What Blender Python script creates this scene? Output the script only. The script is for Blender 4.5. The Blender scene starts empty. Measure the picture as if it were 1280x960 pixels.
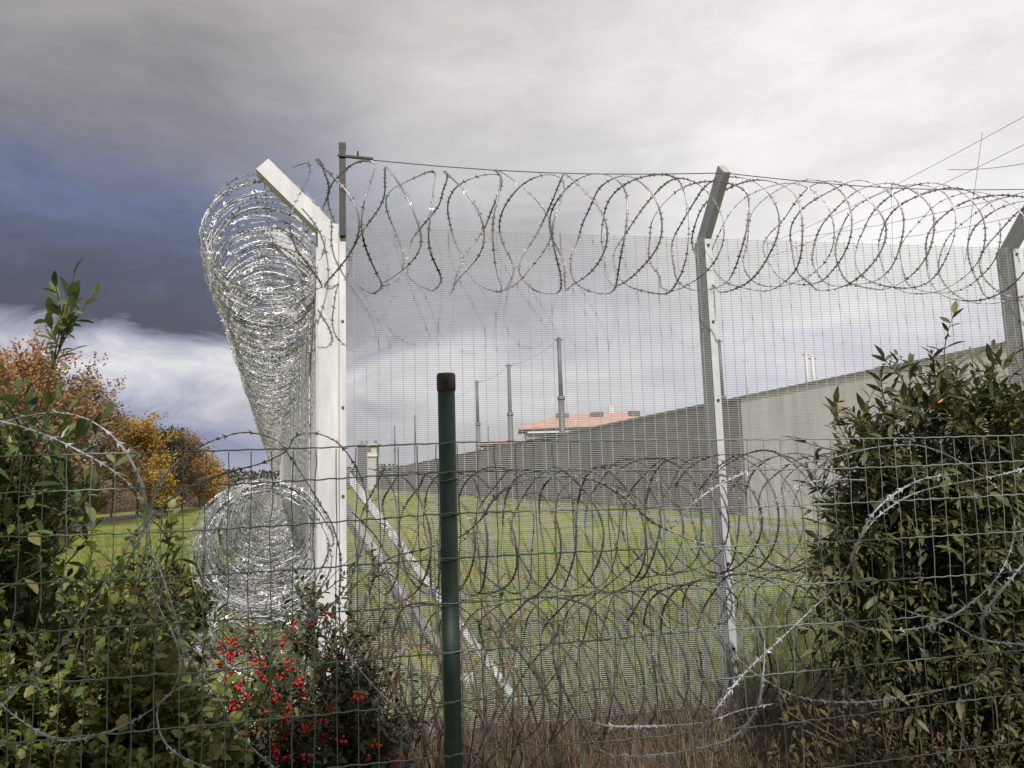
import bpy, math, random
from mathutils import Vector, Matrix, Quaternion, noise
random.seed(11)
S = bpy.context.scene
COL = S.collection
PI = math.pi
R_ = math.radians

# ------------------------------------------------------------------ camera
PITCH, ROLL, FPX, CAMZ = R_(7.0), R_(1.7), 960.0, 1.6
cam_d = bpy.data.cameras.new('camera'); cam = bpy.data.objects.new('camera', cam_d); COL.objects.link(cam)
cam_d.sensor_width = 36.0; cam_d.lens = FPX / 1280 * 36; cam_d.clip_start = 0.05; cam_d.clip_end = 3000
cam.matrix_world = Matrix.Translation((0, 0, CAMZ)) @ Matrix.Rotation(PI/2 + PITCH, 4, 'X') @ Matrix.Rotation(-ROLL, 4, 'Z')
S.camera = cam
CM = cam.matrix_world.copy()

# ------------------------------------------------------------------ sun direction and sky
SUN_AZ, SUN_EL = R_(178), R_(40)                     # azimuth from +Y towards +X: behind the camera, to the right
SUNV = Vector((math.sin(SUN_AZ)*math.cos(SUN_EL), math.cos(SUN_AZ)*math.cos(SUN_EL), math.sin(SUN_EL)))
sd = bpy.data.lights.new('sun', 'SUN'); sd.energy = 4.0; sd.angle = R_(0.6); sd.color = (1.0, 0.965, 0.93)
so = bpy.data.objects.new('sun', sd); COL.objects.link(so)
so.rotation_euler = SUNV.to_track_quat('Z', 'Y').to_euler(); so.location = (6, -10, 12)

W = bpy.data.worlds.new('World'); S.world = W; W.use_nodes = True
nt = W.node_tree; nt.nodes.clear()
def N(t, **kw):
    n = nt.nodes.new(t)
    for k, v in kw.items(): setattr(n, k, v)
    return n
def Lk(a, b): nt.links.new(a, b)
def M_(op, a, b=None, c=None, clamp=False):
    n = N('ShaderNodeMath', operation=op, use_clamp=clamp)
    for i, v in enumerate((a, b, c)):
        if v is None: continue
        if isinstance(v, (int, float)): n.inputs[i].default_value = v
        else: Lk(v, n.inputs[i])
    return n.outputs[0]
def smooth(v, a, b):
    n = N('ShaderNodeMapRange', interpolation_type='SMOOTHSTEP')
    Lk(v, n.inputs[0]); n.inputs[1].default_value = a; n.inputs[2].default_value = b
    return n.outputs[0]
def wnoise(vec, scale, detail, rough=.55, dist=0.0):
    n = N('ShaderNodeTexNoise'); Lk(vec, n.inputs['Vector']); n.inputs['Scale'].default_value = scale
    n.inputs['Detail'].default_value = detail; n.inputs['Roughness'].default_value = rough; n.inputs['Distortion'].default_value = dist
    return n.outputs['Fac']
def ramp(fac, stops):
    n = N('ShaderNodeValToRGB'); cr = n.color_ramp
    while len(cr.elements) < len(stops): cr.elements.new(0.5)
    for e, (p, c) in zip(cr.elements, stops): e.position = p; e.color = (*c, 1)
    Lk(fac, n.inputs[0]); return n.outputs[0]
def wmix(f, a, b, mode='MIX'):
    n = N('ShaderNodeMix', data_type='RGBA', blend_type=mode)
    if isinstance(f, (int, float)): n.inputs[0].default_value = f
    else: Lk(f, n.inputs[0])
    for i, v in ((6, a), (7, b)):
        if isinstance(v, tuple): n.inputs[i].default_value = (*v, 1)
        else: Lk(v, n.inputs[i])
    return n.outputs[2]
tc = N('ShaderNodeTexCoord'); sep = N('ShaderNodeSeparateXYZ'); Lk(tc.outputs['Generated'], sep.inputs[0])
X, Y, Z = sep.outputs
hyp = M_('MAXIMUM', M_('SQRT', M_('ADD', M_('MULTIPLY', X, X), M_('MULTIPLY', Y, Y))), 0.02)
sa = M_('DIVIDE', X, hyp)                             # sine of the azimuth
el = M_('ARCSINE', Z)
mp = N('ShaderNodeMapping'); mp.inputs['Scale'].default_value = (1, 1, 2.6); mp.inputs['Location'].default_value = (3.1, 1.7, 0.4)
Lk(tc.outputs['Generated'], mp.inputs[0])
zc = M_('ADD', M_('MAXIMUM', Z, 0.0), 0.16)
cmb = N('ShaderNodeCombineXYZ'); Lk(M_('DIVIDE', X, zc), cmb.inputs[0]); Lk(M_('DIVIDE', Y, zc), cmb.inputs[1])
n1 = wnoise(mp.outputs[0], 2.3, 5, .5)
n2 = wnoise(mp.outputs[0], 5.0, 11, .64, .7)
n4 = wnoise(mp.outputs[0], 7.5, 11, .60, .45)
n3 = wnoise(cmb.outputs[0], 1.15, 8, .58, .3)
e2 = M_('ADD', el, M_('ADD', M_('MULTIPLY', M_('SUBTRACT', n1, .5), .10), M_('MULTIPLY', M_('SUBTRACT', n2, .5), .17)))
s2 = M_('ADD', sa, M_('MULTIPLY', M_('SUBTRACT', n1, .5), .35))
left = ramp(e2, [(0.0, (.40, .41, .50)), (.06, (.27, .30, .44)), (.09, (.50, .51, .58)), (.125, (.74, .74, .77)),
                 (.165, (.36, .38, .48)), (.195, (.10, .105, .14)), (.26, (.10, .115, .165)), (.35, (.155, .185, .30)),
                 (.44, (.235, .235, .275)), (.54, (.345, .33, .335)), (.66, (.42, .40, .39))])
mid = ramp(e2, [(0.0, (.52, .52, .56)), (.08, (.60, .60, .62)), (.14, (.78, .78, .80)), (.19, (.55, .55, .62)),
                (.24, (.42, .41, .47)), (.30, (.48, .47, .49)), (.38, (.60, .59, .60)), (.50, (.70, .67, .66)), (.66, (.50, .48, .47))])
right = ramp(e2, [(0.0, (.66, .66, .70)), (.08, (.62, .63, .74)), (.14, (.72, .72, .80)), (.2, (.92, .91, .92)),
                  (.35, (.89, .86, .865)), (.5, (.93, .895, .89)), (.66, (.78, .75, .745))])
c = wmix(smooth(s2, -.42, -.02), left, mid)
c = wmix(smooth(s2, .0, .42), c, right)
gain = M_('ADD', M_('ADD', M_('MULTIPLY', n3, .38), M_('MULTIPLY', n4, .46)), .58)
cg = N('ShaderNodeCombineColor')
for i in range(3): Lk(gain, cg.inputs[i])
c = wmix(1.0, c, cg.outputs[0], 'MULTIPLY')
sky = N('ShaderNodeTexSky', sky_type='NISHITA', sun_disc=False); sky.sun_elevation = SUN_EL; sky.sun_rotation = SUN_AZ
skyc = wmix(1.0, sky.outputs[0], (.11, .11, .11), 'MULTIPLY')
gap = M_('MULTIPLY', smooth(n3, .60, .74), .2)       # thin places where the blue shows through
c = wmix(gap, c, skyc)
bg = N('ShaderNodeBackground'); Lk(c, bg.inputs[0]); bg.inputs[1].default_value = 1.0
wo = N('ShaderNodeOutputWorld'); Lk(bg.outputs[0], wo.inputs[0])

S.view_settings.view_transform = 'Standard'; S.view_settings.look = 'None'
S.view_settings.exposure = 0.0; S.view_settings.gamma = 1.0; S.view_settings.use_curve_mapping = False

# ------------------------------------------------------------------ helpers
def at(px, py, Yd):
    """point on the sight line of a photograph pixel at distance Yd ahead"""
    d = CM.to_3x3() @ Vector(((px-640)/FPX, (480-py)/FPX, -1))
    return CM.translation + d * (Yd / d.y)
def horizon(px): return 598 - (px-640)*math.tan(ROLL)
def ground_at(px, Yd): p = at(px, horizon(px), Yd); return Vector((p.x, p.y, 0))

class MB:
    def __init__(self): self.v = []; self.f = []
    def box(self, c, ax, ay, az):
        c = Vector(c); o = len(self.v)
        for sx, sy, sz in ((-1,-1,-1),(1,-1,-1),(1,1,-1),(-1,1,-1),(-1,-1,1),(1,-1,1),(1,1,1),(-1,1,1)):
            self.v.append(c + ax*sx + ay*sy + az*sz)
        for q in ((0,3,2,1),(4,5,6,7),(0,1,5,4),(1,2,6,5),(2,3,7,6),(3,0,4,7)): self.f.append(tuple(o+i for i in q))
    def bx(self, x0, x1, y0, y1, z0, z1):
        self.box(((x0+x1)/2, (y0+y1)/2, (z0+z1)/2), Vector(((x1-x0)/2,0,0)), Vector((0,(y1-y0)/2,0)), Vector((0,0,(z1-z0)/2)))
    def beam(self, a, b, w, h, up=Vector((0,0,1))):
        a = Vector(a); b = Vector(b); t = (b-a); L = t.length; t.normalize()
        s = t.cross(up); s.normalize(); u = s.cross(t)
        self.box((a+b)/2, s*w/2, t*L/2, u*h/2)
    def tube(self, pts, rad, n=4, cap=False):
        pts = [Vector(p) for p in pts]; k = len(pts)
        if k < 2: return
        if isinstance(rad, (int, float)): rad = [rad]*k
        t0 = (pts[1]-pts[0]).normalized(); ref = Vector((0,0,1)) if abs(t0.z) < .9 else Vector((1,0,0))
        u = t0.cross(ref).normalized(); o = len(self.v)
        for i, p in enumerate(pts):
            t = pts[min(i+1, k-1)] - pts[max(i-1, 0)]
            if t.length < 1e-9: t = t0.copy()
            t.normalize(); u = (u - t*u.dot(t))
            if u.length < 1e-6: u = t.orthogonal()
            u.normalize(); w = t.cross(u)
            for j in range(n):
                a = 2*PI*j/n; self.v.append(p + (u*math.cos(a) + w*math.sin(a))*rad[i])
        for i in range(k-1):
            for j in range(n):
                a = o+i*n+j; b = o+i*n+(j+1) % n
                self.f.append((a, b, b+n, a+n))
        if cap:
            self.f.append(tuple(o+j for j in range(n))[::-1]); self.f.append(tuple(o+(k-1)*n+j for j in range(n)))
    def mesh(self, name, smoothf=False):
        me = bpy.data.meshes.new(name); me.from_pydata([tuple(v) for v in self.v], [], self.f); me.update()
        if smoothf: me.polygons.foreach_set('use_smooth', [True]*len(me.polygons))
        return me
    def build(self, name, mat, parent=None, smoothf=False, origin=None):
        if origin is not None:
            o_ = Vector(origin); self.v = [Vector(v)-o_ for v in self.v]
        return link(name, self.mesh(name, smoothf), mat, parent, origin)
def link(name, me, mat, parent=None, loc=None, mw=None):
    o = bpy.data.objects.new(name, me); COL.objects.link(o)
    if mat is not None and me is not None and not me.materials: me.materials.append(mat)
    if loc is not None: o.location = loc
    if mw is not None: o.matrix_world = mw
    if parent is not None: o.parent = parent
    return o
def tag(o, label, cat, group=None):
    o['label'] = label; o['category'] = cat
    if group: o['group'] = group
    return o
def thing(name, label, cat, group=None):
    o = bpy.data.objects.new(name, None); COL.objects.link(o); o.empty_display_size = .2
    return tag(o, label, cat, group)
def structure(o): o['kind'] = 'structure'; return o
def stuff(o): o['kind'] = 'stuff'; return o

def catmull(pts, step):
    out = []; P = [Vector(p) for p in pts]; P = [2*P[0]-P[1]] + P + [2*P[-1]-P[-2]]
    for i in range(1, len(P)-2):
        n = max(1, int((P[i+1]-P[i]).length/step))
        for j in range(n):
            t = j/n; a, b, c_, d = P[i-1:i+3]
            out.append(.5*((2*b)+(c_-a)*t+(2*a-5*b+4*c_-d)*t*t+(3*b-a-3*c_+d)*t**3))
    out.append(P[-2]); return out

# ------------------------------------------------------------------ materials
def mat(name, base, rough=.6, metal=0.0, var=.12, scale=6.0, bump=0.0, bscale=40.0, base2=None, coat=0.0, detail=5, stretch=None):
    m = bpy.data.materials.new(name); m.use_nodes = True; t = m.node_tree; b = t.nodes['Principled BSDF']
    b.inputs['Roughness'].default_value = rough; b.inputs['Metallic'].default_value = metal
    tcn = t.nodes.new('ShaderNodeTexCoord'); vec = tcn.outputs['Object']
    if stretch:
        mm = t.nodes.new('ShaderNodeMapping'); mm.inputs['Scale'].default_value = stretch; t.links.new(vec, mm.inputs[0]); vec = mm.outputs[0]
    nz = t.nodes.new('ShaderNodeTexNoise'); nz.inputs['Scale'].default_value = scale; nz.inputs['Detail'].default_value = detail; nz.inputs['Roughness'].default_value = .62
    t.links.new(vec, nz.inputs['Vector'])
    cr = t.nodes.new('ShaderNodeValToRGB'); cr.color_ramp.elements[0].position = .32; cr.color_ramp.elements[1].position = .68
    c0 = tuple(max(0, x*(1-var)) for x in base); c1 = base2 or tuple(min(1, x*(1+var)) for x in base)
    cr.color_ramp.elements[0].color = (*c0, 1); cr.color_ramp.elements[1].color = (*c1, 1)
    t.links.new(nz.outputs['Fac'], cr.inputs[0]); t.links.new(cr.outputs[0], b.inputs['Base Color'])
    if bump:
        n2_ = t.nodes.new('ShaderNodeTexNoise'); n2_.inputs['Scale'].default_value = bscale; n2_.inputs['Detail'].default_value = 4
        t.links.new(vec, n2_.inputs['Vector'])
        bp = t.nodes.new('ShaderNodeBump'); bp.inputs['Strength'].default_value = bump; bp.inputs['Distance'].default_value = .02
        t.links.new(n2_.outputs['Fac'], bp.inputs['Height']); t.links.new(bp.outputs[0], b.inputs['Normal'])
    return m
def leaf_mat(name, cols, rough=.5, trans=.25):
    m = bpy.data.materials.new(name); m.use_nodes = True; t = m.node_tree; b = t.nodes['Principled BSDF']
    b.inputs['Roughness'].default_value = rough
    g = t.nodes.new('ShaderNodeNewGeometry'); oi = t.nodes.new('ShaderNodeObjectInfo')
    ad = t.nodes.new('ShaderNodeMath'); ad.operation = 'ADD'; t.links.new(g.outputs['Random Per Island'], ad.inputs[0]); t.links.new(oi.outputs['Random'], ad.inputs[1])
    fr = t.nodes.new('ShaderNodeMath'); fr.operation = 'FRACT'; t.links.new(ad.outputs[0], fr.inputs[0])
    cr = t.nodes.new('ShaderNodeValToRGB'); e = cr.color_ramp
    while len(e.elements) < len(cols): e.elements.new(.5)
    for i, c_ in enumerate(cols): e.elements[i].position = c_[3] if len(c_) > 3 else i/(len(cols)-1); e.elements[i].color = (*c_[:3], 1)
    t.links.new(fr.outputs[0], cr.inputs[0]); t.links.new(cr.outputs[0], b.inputs['Base Color'])
    tr = t.nodes.new('ShaderNodeBsdfTranslucent'); t.links.new(cr.outputs[0], tr.inputs[0])
    mx = t.nodes.new('ShaderNodeMixShader'); mx.inputs[0].default_value = trans
    out = t.nodes['Material Output']; t.links.new(b.outputs[0], mx.inputs[1]); t.links.new(tr.outputs[0], mx.inputs[2]); t.links.new(mx.outputs[0], out.inputs[0])
    return m

M_POST = mat('white_painted_steel', (.60, .592, .585), .5, 0, .2, 9, .03, 60, stretch=(1, 1, .16))
M_GALV = mat('galvanised_post', (.40, .40, .395), .5, .2, .12, 6, stretch=(1, 1, .2))
M_BAR = mat('galvanised_bar', (.60, .61, .62), .4, .35, .1, 9)
M_MESH = mat('mesh_wire_coating', (.46, .455, .45), .5, .15, .1, 4)
M_BOLT = mat('dark_bolt', (.10, .10, .10), .45, .6)
M_STAKE = mat('dark_steel', (.035, .033, .032), .55, .3, .3, 12)
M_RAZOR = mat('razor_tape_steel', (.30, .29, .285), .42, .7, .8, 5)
M_RAZLOW = mat('razor_tape_shade_dark', (.13, .125, .12), .5, .6, .7, 6)  # shade on the low front coils, put into a darker steel colour
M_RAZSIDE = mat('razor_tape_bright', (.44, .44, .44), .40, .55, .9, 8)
M_RAZNEAR = mat('razor_tape_weathered', (.33, .335, .34), .5, .45, .35, 25)
M_LINE = mat('line_wire', (.20, .20, .20), .45, .7)
M_GREEN = mat('green_coated_post', (.021, .048, .033), .55, 0, .4, 9, .03, 90)
M_GWIRE = mat('green_coated_wire', (.165, .205, .18), .45, 0, .25, 6)
M_CAP = mat('brown_plastic_cap', (.030, .020, .018), .5, 0, .2, 20)
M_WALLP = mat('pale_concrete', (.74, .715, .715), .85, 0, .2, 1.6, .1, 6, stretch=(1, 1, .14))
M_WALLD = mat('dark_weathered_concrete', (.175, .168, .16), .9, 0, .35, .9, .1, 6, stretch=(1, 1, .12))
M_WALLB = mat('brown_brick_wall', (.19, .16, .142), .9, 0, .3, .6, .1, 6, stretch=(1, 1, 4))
M_COPE = mat('coping_concrete', (.20, .19, .175), .85, 0, .2, 1.2)
M_ROOF = mat('terracotta_roof', (.50, .31, .245), .8, 0, .15, 1.2, .2, 5)
M_HOUSE = mat('house_render', (.22, .21, .195), .85, 0, .1, .6)
M_GLASS = mat('dark_window', (.03, .035, .04), .1, 0, .1)
M_TRIM = mat('light_trim', (.6, .6, .58), .6)
M_CREAM = mat('cream_tower', (.44, .43, .40), .8, 0, .08, .8)
M_TDARK = mat('tower_dark', (.09, .085, .08), .6)
M_MAST = mat('mast_steel', (.13, .13, .125), .55, .3, .15, .7)
M_CABLE = mat('cable', (.13, .13, .13), .6)
M_GRAVEL = mat('gravel', (.22, .215, .20), .95, 0, .5, 30, .5, 60)
M_BARK = mat('bark', (.10, .075, .055), .9, 0, .3, 12, .2, 30)
M_TWIG = mat('twig_brown', (.13, .085, .06), .85, 0, .3, 10)
M_TWIGG = mat('twig_grey', (.20, .17, .14), .85, 0, .3, 10)
M_STEM = mat('bush_stem', (.07, .055, .035), .85, 0, .3, 12)
L_LAUREL = leaf_mat('laurel_leaf', [(0.039, 0.064, 0.023), (0.086, 0.128, 0.038), (0.15, 0.196, 0.059), (0.065, 0.096, 0.034), (0.264, 0.243, 0.084), (0.118, 0.158, 0.052)], .38)
L_LOBED = leaf_mat('lobed_leaf', [(0.083, 0.119, 0.028), (0.156, 0.199, 0.046), (0.219, 0.235, 0.065), (0.114, 0.142, 0.034), (0.276, 0.235, 0.093)], .5)
L_BERRY = leaf_mat('berry_shrub_leaf', [(0.032, 0.053, 0.023), (0.068, 0.097, 0.035), (0.124, 0.151, 0.05), (0.054, 0.077, 0.031), (0.159, 0.041, 0.028)], .38)
L_RIGHT = leaf_mat('dark_narrow_leaf', [(0.038, 0.048, 0.02), (0.07, 0.086, 0.03), (0.123, 0.133, 0.047), (0.051, 0.064, 0.028), (0.2, 0.181, 0.077), (0.089, 0.101, 0.034)], .5)
L_LOW = leaf_mat('low_shrub_leaf', [(0.046, 0.05, 0.019), (0.096, 0.091, 0.034), (0.154, 0.138, 0.055), (0.069, 0.066, 0.026), (0.231, 0.165, 0.072)], .6)
L_YELLOW = leaf_mat('yellow_leaf', [(.55, .30, .04), (.65, .22, .04)], .5)
M_BERRY = mat('red_berry', (.36, .018, .013), .38, 0, .5, 40)
L_T = {'orange': leaf_mat('orange_tree_leaf', [(0.269, 0.118, 0.037), (0.374, 0.185, 0.052), (0.222, 0.118, 0.047), (0.445, 0.251, 0.074)], .7),
       'brown': leaf_mat('brown_tree_leaf', [(0.18, 0.094, 0.039), (0.264, 0.145, 0.055), (0.156, 0.094, 0.046), (0.312, 0.188, 0.072)], .7),
       'gold': leaf_mat('gold_tree_leaf', [(0.332, 0.188, 0.026), (0.464, 0.265, 0.042), (0.276, 0.177, 0.036), (0.376, 0.243, 0.048)], .7),
       'dark': leaf_mat('dark_tree_leaf', [(.035, .04, .022), (.055, .06, .03), (.075, .06, .035)], .7),
       'olive': leaf_mat('olive_tree_leaf', [(0.165, 0.154, 0.036), (0.24, 0.196, 0.048), (0.128, 0.119, 0.034), (0.3, 0.238, 0.06)], .7)}
L_GRASS = leaf_mat('grass_blade', [(.12, .18, .022), (.18, .24, .034), (.25, .26, .06), (.085, .135, .02)], .7, .3)
L_DRY = leaf_mat('dry_stalk', [(.09, .05, .036), (.17, .105, .07), (.28, .21, .14), (.06, .036, .03), (.20, .17, .13)], .8, .15)

def ground_mat():
    m = bpy.data.materials.new('grass_ground'); m.use_nodes = True; t = m.node_tree; b = t.nodes['Principled BSDF']; b.inputs['Roughness'].default_value = .95
    tcn = t.nodes.new('ShaderNodeTexCoord')
    def nz(s, d):
        n = t.nodes.new('ShaderNodeTexNoise'); n.inputs['Scale'].default_value = s; n.inputs['Detail'].default_value = d; t.links.new(tcn.outputs['Object'], n.inputs['Vector']); return n.outputs['Fac']
    def rp(f, cs):
        r = t.nodes.new('ShaderNodeValToRGB')
        while len(r.color_ramp.elements) < len(cs): r.color_ramp.elements.new(.5)
        for e, (p, c_) in zip(r.color_ramp.elements, cs): e.position = p; e.color = (*c_, 1)
        t.links.new(f, r.inputs[0]); return r.outputs[0]
    big = rp(nz(.5, 8), [(.36, (.085, .145, .02)), (.46, (.185, .23, .028)), (.56, (.26, .265, .04)), (.68, (.23, .16, .06))])
    fine = rp(nz(9, 6), [(.3, (.55, .55, .55)), (.7, (1.25, 1.25, 1.2))])
    mx = t.nodes.new('ShaderNodeMix'); mx.data_type = 'RGBA'; mx.blend_type = 'MULTIPLY'; mx.inputs[0].default_value = 1
    t.links.new(big, mx.inputs[6]); t.links.new(fine, mx.inputs[7]); t.links.new(mx.outputs[2], b.inputs['Base Color'])
    bp = t.nodes.new('ShaderNodeBump'); bp.inputs['Strength'].default_value = .6; bp.inputs['Distance'].default_value = .06
    t.links.new(nz(14, 5), bp.inputs['Height']); t.links.new(bp.outputs[0], b.inputs['Normal'])
    return m
M_GROUND = ground_mat()

# ------------------------------------------------------------------ layout of the two security fence runs
CORNER = ground_at(411, 4.92)
DR = Vector((math.cos(R_(11.0)), math.sin(R_(11.0)), 0))              # along the front run, to the right
vpl = at(345, horizon(345), 10) - CM.translation; DL = Vector((vpl.x, vpl.y, 0)).normalized()   # along the side run, away
OR_ = Vector((DR.y, -DR.x, 0))                                        # outward of the front run (towards the camera)
OL = Vector((-DL.y, DL.x, 0))                                         # outward of the side run (to the left)
UP = Vector((0, 0, 1))
MESH_TOP = 3.27

# ------------------------------------------------------------------ ground
g = MB(); n = 24; E = 700
for i in range(n+1):
    for j in range(n+1): g.v.append(Vector((-E+2*E*i/n, -E+2*E*j/n+150, 0)))
for i in range(n):
    for j in range(n): a = i*(n+1)+j; g.f.append((a, a+n+1, a+n+2, a+1))
structure(g.build('ground', M_GROUND))
# gravel strip inside the side run
g = MB(); k = 40; 
for i in range(k+1):
    p = CORNER + DL*(-.1 + 60*i/k); w = .42 + .1*noise.noise(p*1.3)
    g.v += [p - OL*.06 + UP*.006, p - OL*w + UP*.006]
for i in range(k): g.f.append((2*i, 2*i+1, 2*i+3, 2*i+2))
structure(g.build('gravel_strip', M_GRAVEL))
# bare soil outside the foot of the front run
g = MB()
for i in range(41):
    p = CORNER + DR*(-1.5 + 9*i/40); g.v += [p - OR_*(.38 + .3*noise.noise(p*2.3)) + UP*.010, p + OR_*(2.2 + .3*noise.noise(p*1.7)) + UP*.006]
for i in range(40): g.f.append((2*i, 2*i+1, 2*i+3, 2*i+2))
structure(g.build('bare_soil', mat('bare_soil', (.085, .06, .045), .95, 0, .4, 9, .6, 30)))
# grey footpath far on the left
g = MB(); pts = catmull([at(a, b, d)*1 for a, b, d in ((-140, 690, 20), (20, 668, 27), (90, 655, 36), (150, 650, 46), (215, 646, 60), (270, 630, 90))], 1.0)
for p in pts: g.v += [Vector((p.x-.9, p.y-.9, .008)), Vector((p.x+.9, p.y+.9, .008))]
for i in range(len(pts)-1): g.f.append((2*i, 2*i+1, 2*i+3, 2*i+2))
structure(g.build('footpath', mat('footpath_gravel', (.20, .17, .15), .95, 0, .3, 3, .3, 20)))

# ------------------------------------------------------------------ perimeter wall
WD = (lambda v: Vector((v.x, v.y, 0)).normalized())(at(390, horizon(390), 10) - CM.translation)
W0 = ground_at(1000, 25.0); WN = Vector((-WD.y, WD.x, 0))            # towards us
def wall_t(px):                                                      # where the wall line crosses the sight line of a pixel column
    d = at(px, horizon(px), 1) - CM.translation
    return (d.y*W0.x - d.x*W0.y) / (d.x*WD.y - d.y*WD.x)
wall = thing('prison_wall', 'long grey concrete perimeter wall receding behind the mesh fence', 'wall')
WH = 4.25
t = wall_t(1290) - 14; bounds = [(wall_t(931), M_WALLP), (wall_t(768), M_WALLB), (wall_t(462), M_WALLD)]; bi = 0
first = t
while bi < 3:
    L = 5.0; te = t+L
    if te > bounds[bi][0] - 1.5: te = bounds[bi][0]
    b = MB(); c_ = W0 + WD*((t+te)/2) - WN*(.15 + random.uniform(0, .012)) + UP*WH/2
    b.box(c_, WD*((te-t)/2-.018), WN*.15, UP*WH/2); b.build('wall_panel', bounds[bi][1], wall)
    b = MB(); b.box(c_ + UP*(WH/2+.05), WD*((te-t)/2-.004), WN*.19, UP*.05); b.build('coping_stone', M_COPE, wall)
    if te == bounds[bi][0]: bi += 1
    t = te
TW_END = t

g = MB()
for i in range(31):
    p = W0 + WD*(first + (TW_END-first)*i/30); g.v += [p + WN*2.2 + UP*.007, p + WN*(3.3+.15*noise.noise(p)) + UP*.007]
for i in range(30): g.f.append((2*i, 2*i+1, 2*i+3, 2*i+2))
structure(g.build('wall_path', M_GRAVEL))
# ------------------------------------------------------------------ buildings behind the wall
def hip_house(name, label, px0, px1, D, eave_py, ridge_py, back, over, mat_wall, ridge_in, windows):
    h = thing(name, label, 'building', None)
    a = ground_at(px0, D); b_ = ground_at(px1, D)
    ez = at((px0+px1)/2, eave_py, D).z; rz = at((px0+px1)/2, ridge_py, D).z
    x0, x1, y0, y1 = a.x, b_.x, D, D+back
    b = MB(); b.bx(x0+over, x1-over, y0+over, y1-over, 0, ez-.12); b.build('house_wall', mat_wall, h)
    r = MB(); rin = ridge_in
    zb = ez
    r.v += [Vector(p) for p in ((x0,y0,zb),(x1,y0,zb),(x1,y1,zb),(x0,y1,zb),(x0,y0,zb-.12),(x1,y0,zb-.12),(x1,y1,zb-.12),(x0,y1,zb-.12),
            (x0+rin,(y0+y1)/2,rz),(x1-rin,(y0+y1)/2,rz))]
    r.f += [(0,1,9,8),(1,2,9),(2,3,8,9),(3,0,8),(4,7,6,5),(0,4,5,1),(1,5,6,2),(2,6,7,3),(3,7,4,0)]
    roof = r.build('roof', M_ROOF, h)
    for (fx, w) in windows:
        xx = x0+over+(x1-x0-2*over)*fx
        b = MB(); b.bx(xx-w/2, xx+w/2, y0+over-.04, y0+over+.02, ez-1.5, ez-.5); wn = b.build('window', M_GLASS, h)
        b = MB()
        b.bx(xx-w/2-.1, xx-w/2, y0+over-.07, y0+over-.003, ez-1.6, ez-.4); b.bx(xx+w/2, xx+w/2+.1, y0+over-.07, y0+over-.003, ez-1.6, ez-.4)
        b.bx(xx-w/2, xx+w/2, y0+over-.07, y0+over-.003, ez-.5, ez-.4); b.build('frame', M_TRIM, wn)
    return h, roof, (x0, x1, y0, y1, ez, rz)
h, roof, (x0, x1, y0, y1, ez, rz) = hip_house('tiled_roof_building', 'large dark walled building with broad terracotta hipped roof and skylights', 650, 846, 76, 532, 511.5, 9, .7, M_HOUSE, 4.6, ((.38, 1.0), (.55, 1.0), (.72, 1.0), (.86, 1.0)))
ym = (y0+y1)/2
for fx, s in ((.30, .9), (.53, .9), (.78, .8)):
    xx = x0+(x1-x0)*fx; b = MB(); b.bx(xx-s*.7, xx+s*.7, ym-1.6, ym-.6, rz-.75, rz-.05); b.build('skylight', M_TDARK, roof)
b = MB(); b.bx(x0+(x1-x0)*.62, x0+(x1-x0)*.62+.5, ym-.25, ym+.25, rz-.2, rz+.75); ch = b.build('chimney', M_TRIM, roof)
b = MB(); b.bx(x0+.9, x1-.9, y0+.30, y0+.52, ez-.55, ez-.3); b.build('fascia_rail', M_TRIM, h)
hip_house('low_tiled_annexe', 'lower annexe with shallow orange tiled roof beside the large tiled building', 598, 672, 71, 553, 545.5, 8, .5, M_HOUSE, 2.0, ((.3, .8), (.7, .8)))

# watch tower
tw = thing('watch_tower', 'small cream watch tower with dark cabin top far beyond the wall', 'tower')
c_ = ground_at(461, 175); sc = 175/960
def tb(name, dx0, dx1, y0, y1, pt, pb, m):
    b = MB(); z1 = at(461, pt, 175).z; z0 = at(461, pb, 175).z if pb else 0
    b.bx(c_.x+dx0*sc, c_.x+dx1*sc, c_.y+y0, c_.y+y1, z0, z1); return b.build(name, m, tw)
tb('shaft', -9, 9, 0, 3.4, 571.0, None, M_CREAM)
tb('cabin_floor', -11.5, 11.5, -.4, 3.8, 567.0, 571.0, M_TRIM)
cb = tb('cabin', -10, 10, -.1, 3.5, 558.0, 567.0, M_CREAM)
tb('cabin_window', -8, 3.5, -.25, .2, 560.0, 565.0, M_TDARK)
tb('cabin_roof', -12, 12, -.6, 4, 554.5, 558.0, M_CREAM)
for dx in (-9, -3, 8): tb('roof_lamp', dx-1.4, dx+1.4, .4, 1.2, 551.0, 554.5, M_TDARK)
tb('side_shade_slab', -13, -2, -.9, -.1, 555.0, None, M_TDARK)  # dark slab paints the shade on the tower's left side

# masts and the cables between them
M_MASTP = mat('pale_mast', (.62, .61, .60), .6, .1)
def mast(px, top, D, wpx, label, step=None):
    mm = M_MASTP if px > 930 else M_MAST
    m = thing('steel_mast', label, 'mast', 'tall steel masts behind the wall')
    p = ground_at(px, D); z = at(px, top, D).z; r = wpx/960*D/2
    zs = z*(.62 if step is None else step)
    b = MB(); b.tube([p, p+UP*zs], [r*1.25, r*1.15], 10, True); b.build('lower_tube', mm, m, True)
    b = MB(); b.tube([p+UP*(zs-.01), p+UP*z], [r*.82, r*.72], 10, True); b.build('upper_tube', mm, m, True)
    b = MB(); b.tube([p+UP*(zs-.2), p+UP*(zs+.12)], [r*1.4, r*1.4], 10, True); b.build('collar', mm, m, True)
    b = MB(); b.beam(p+UP*(z-.15)-DR*r*1.6, p+UP*(z-.15)+DR*r*1.6, .08, .08); b.build('cable_bracket', M_CABLE, m)
    m.location = (0, 0, 0)
    return p + UP*(z-.1)
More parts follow.
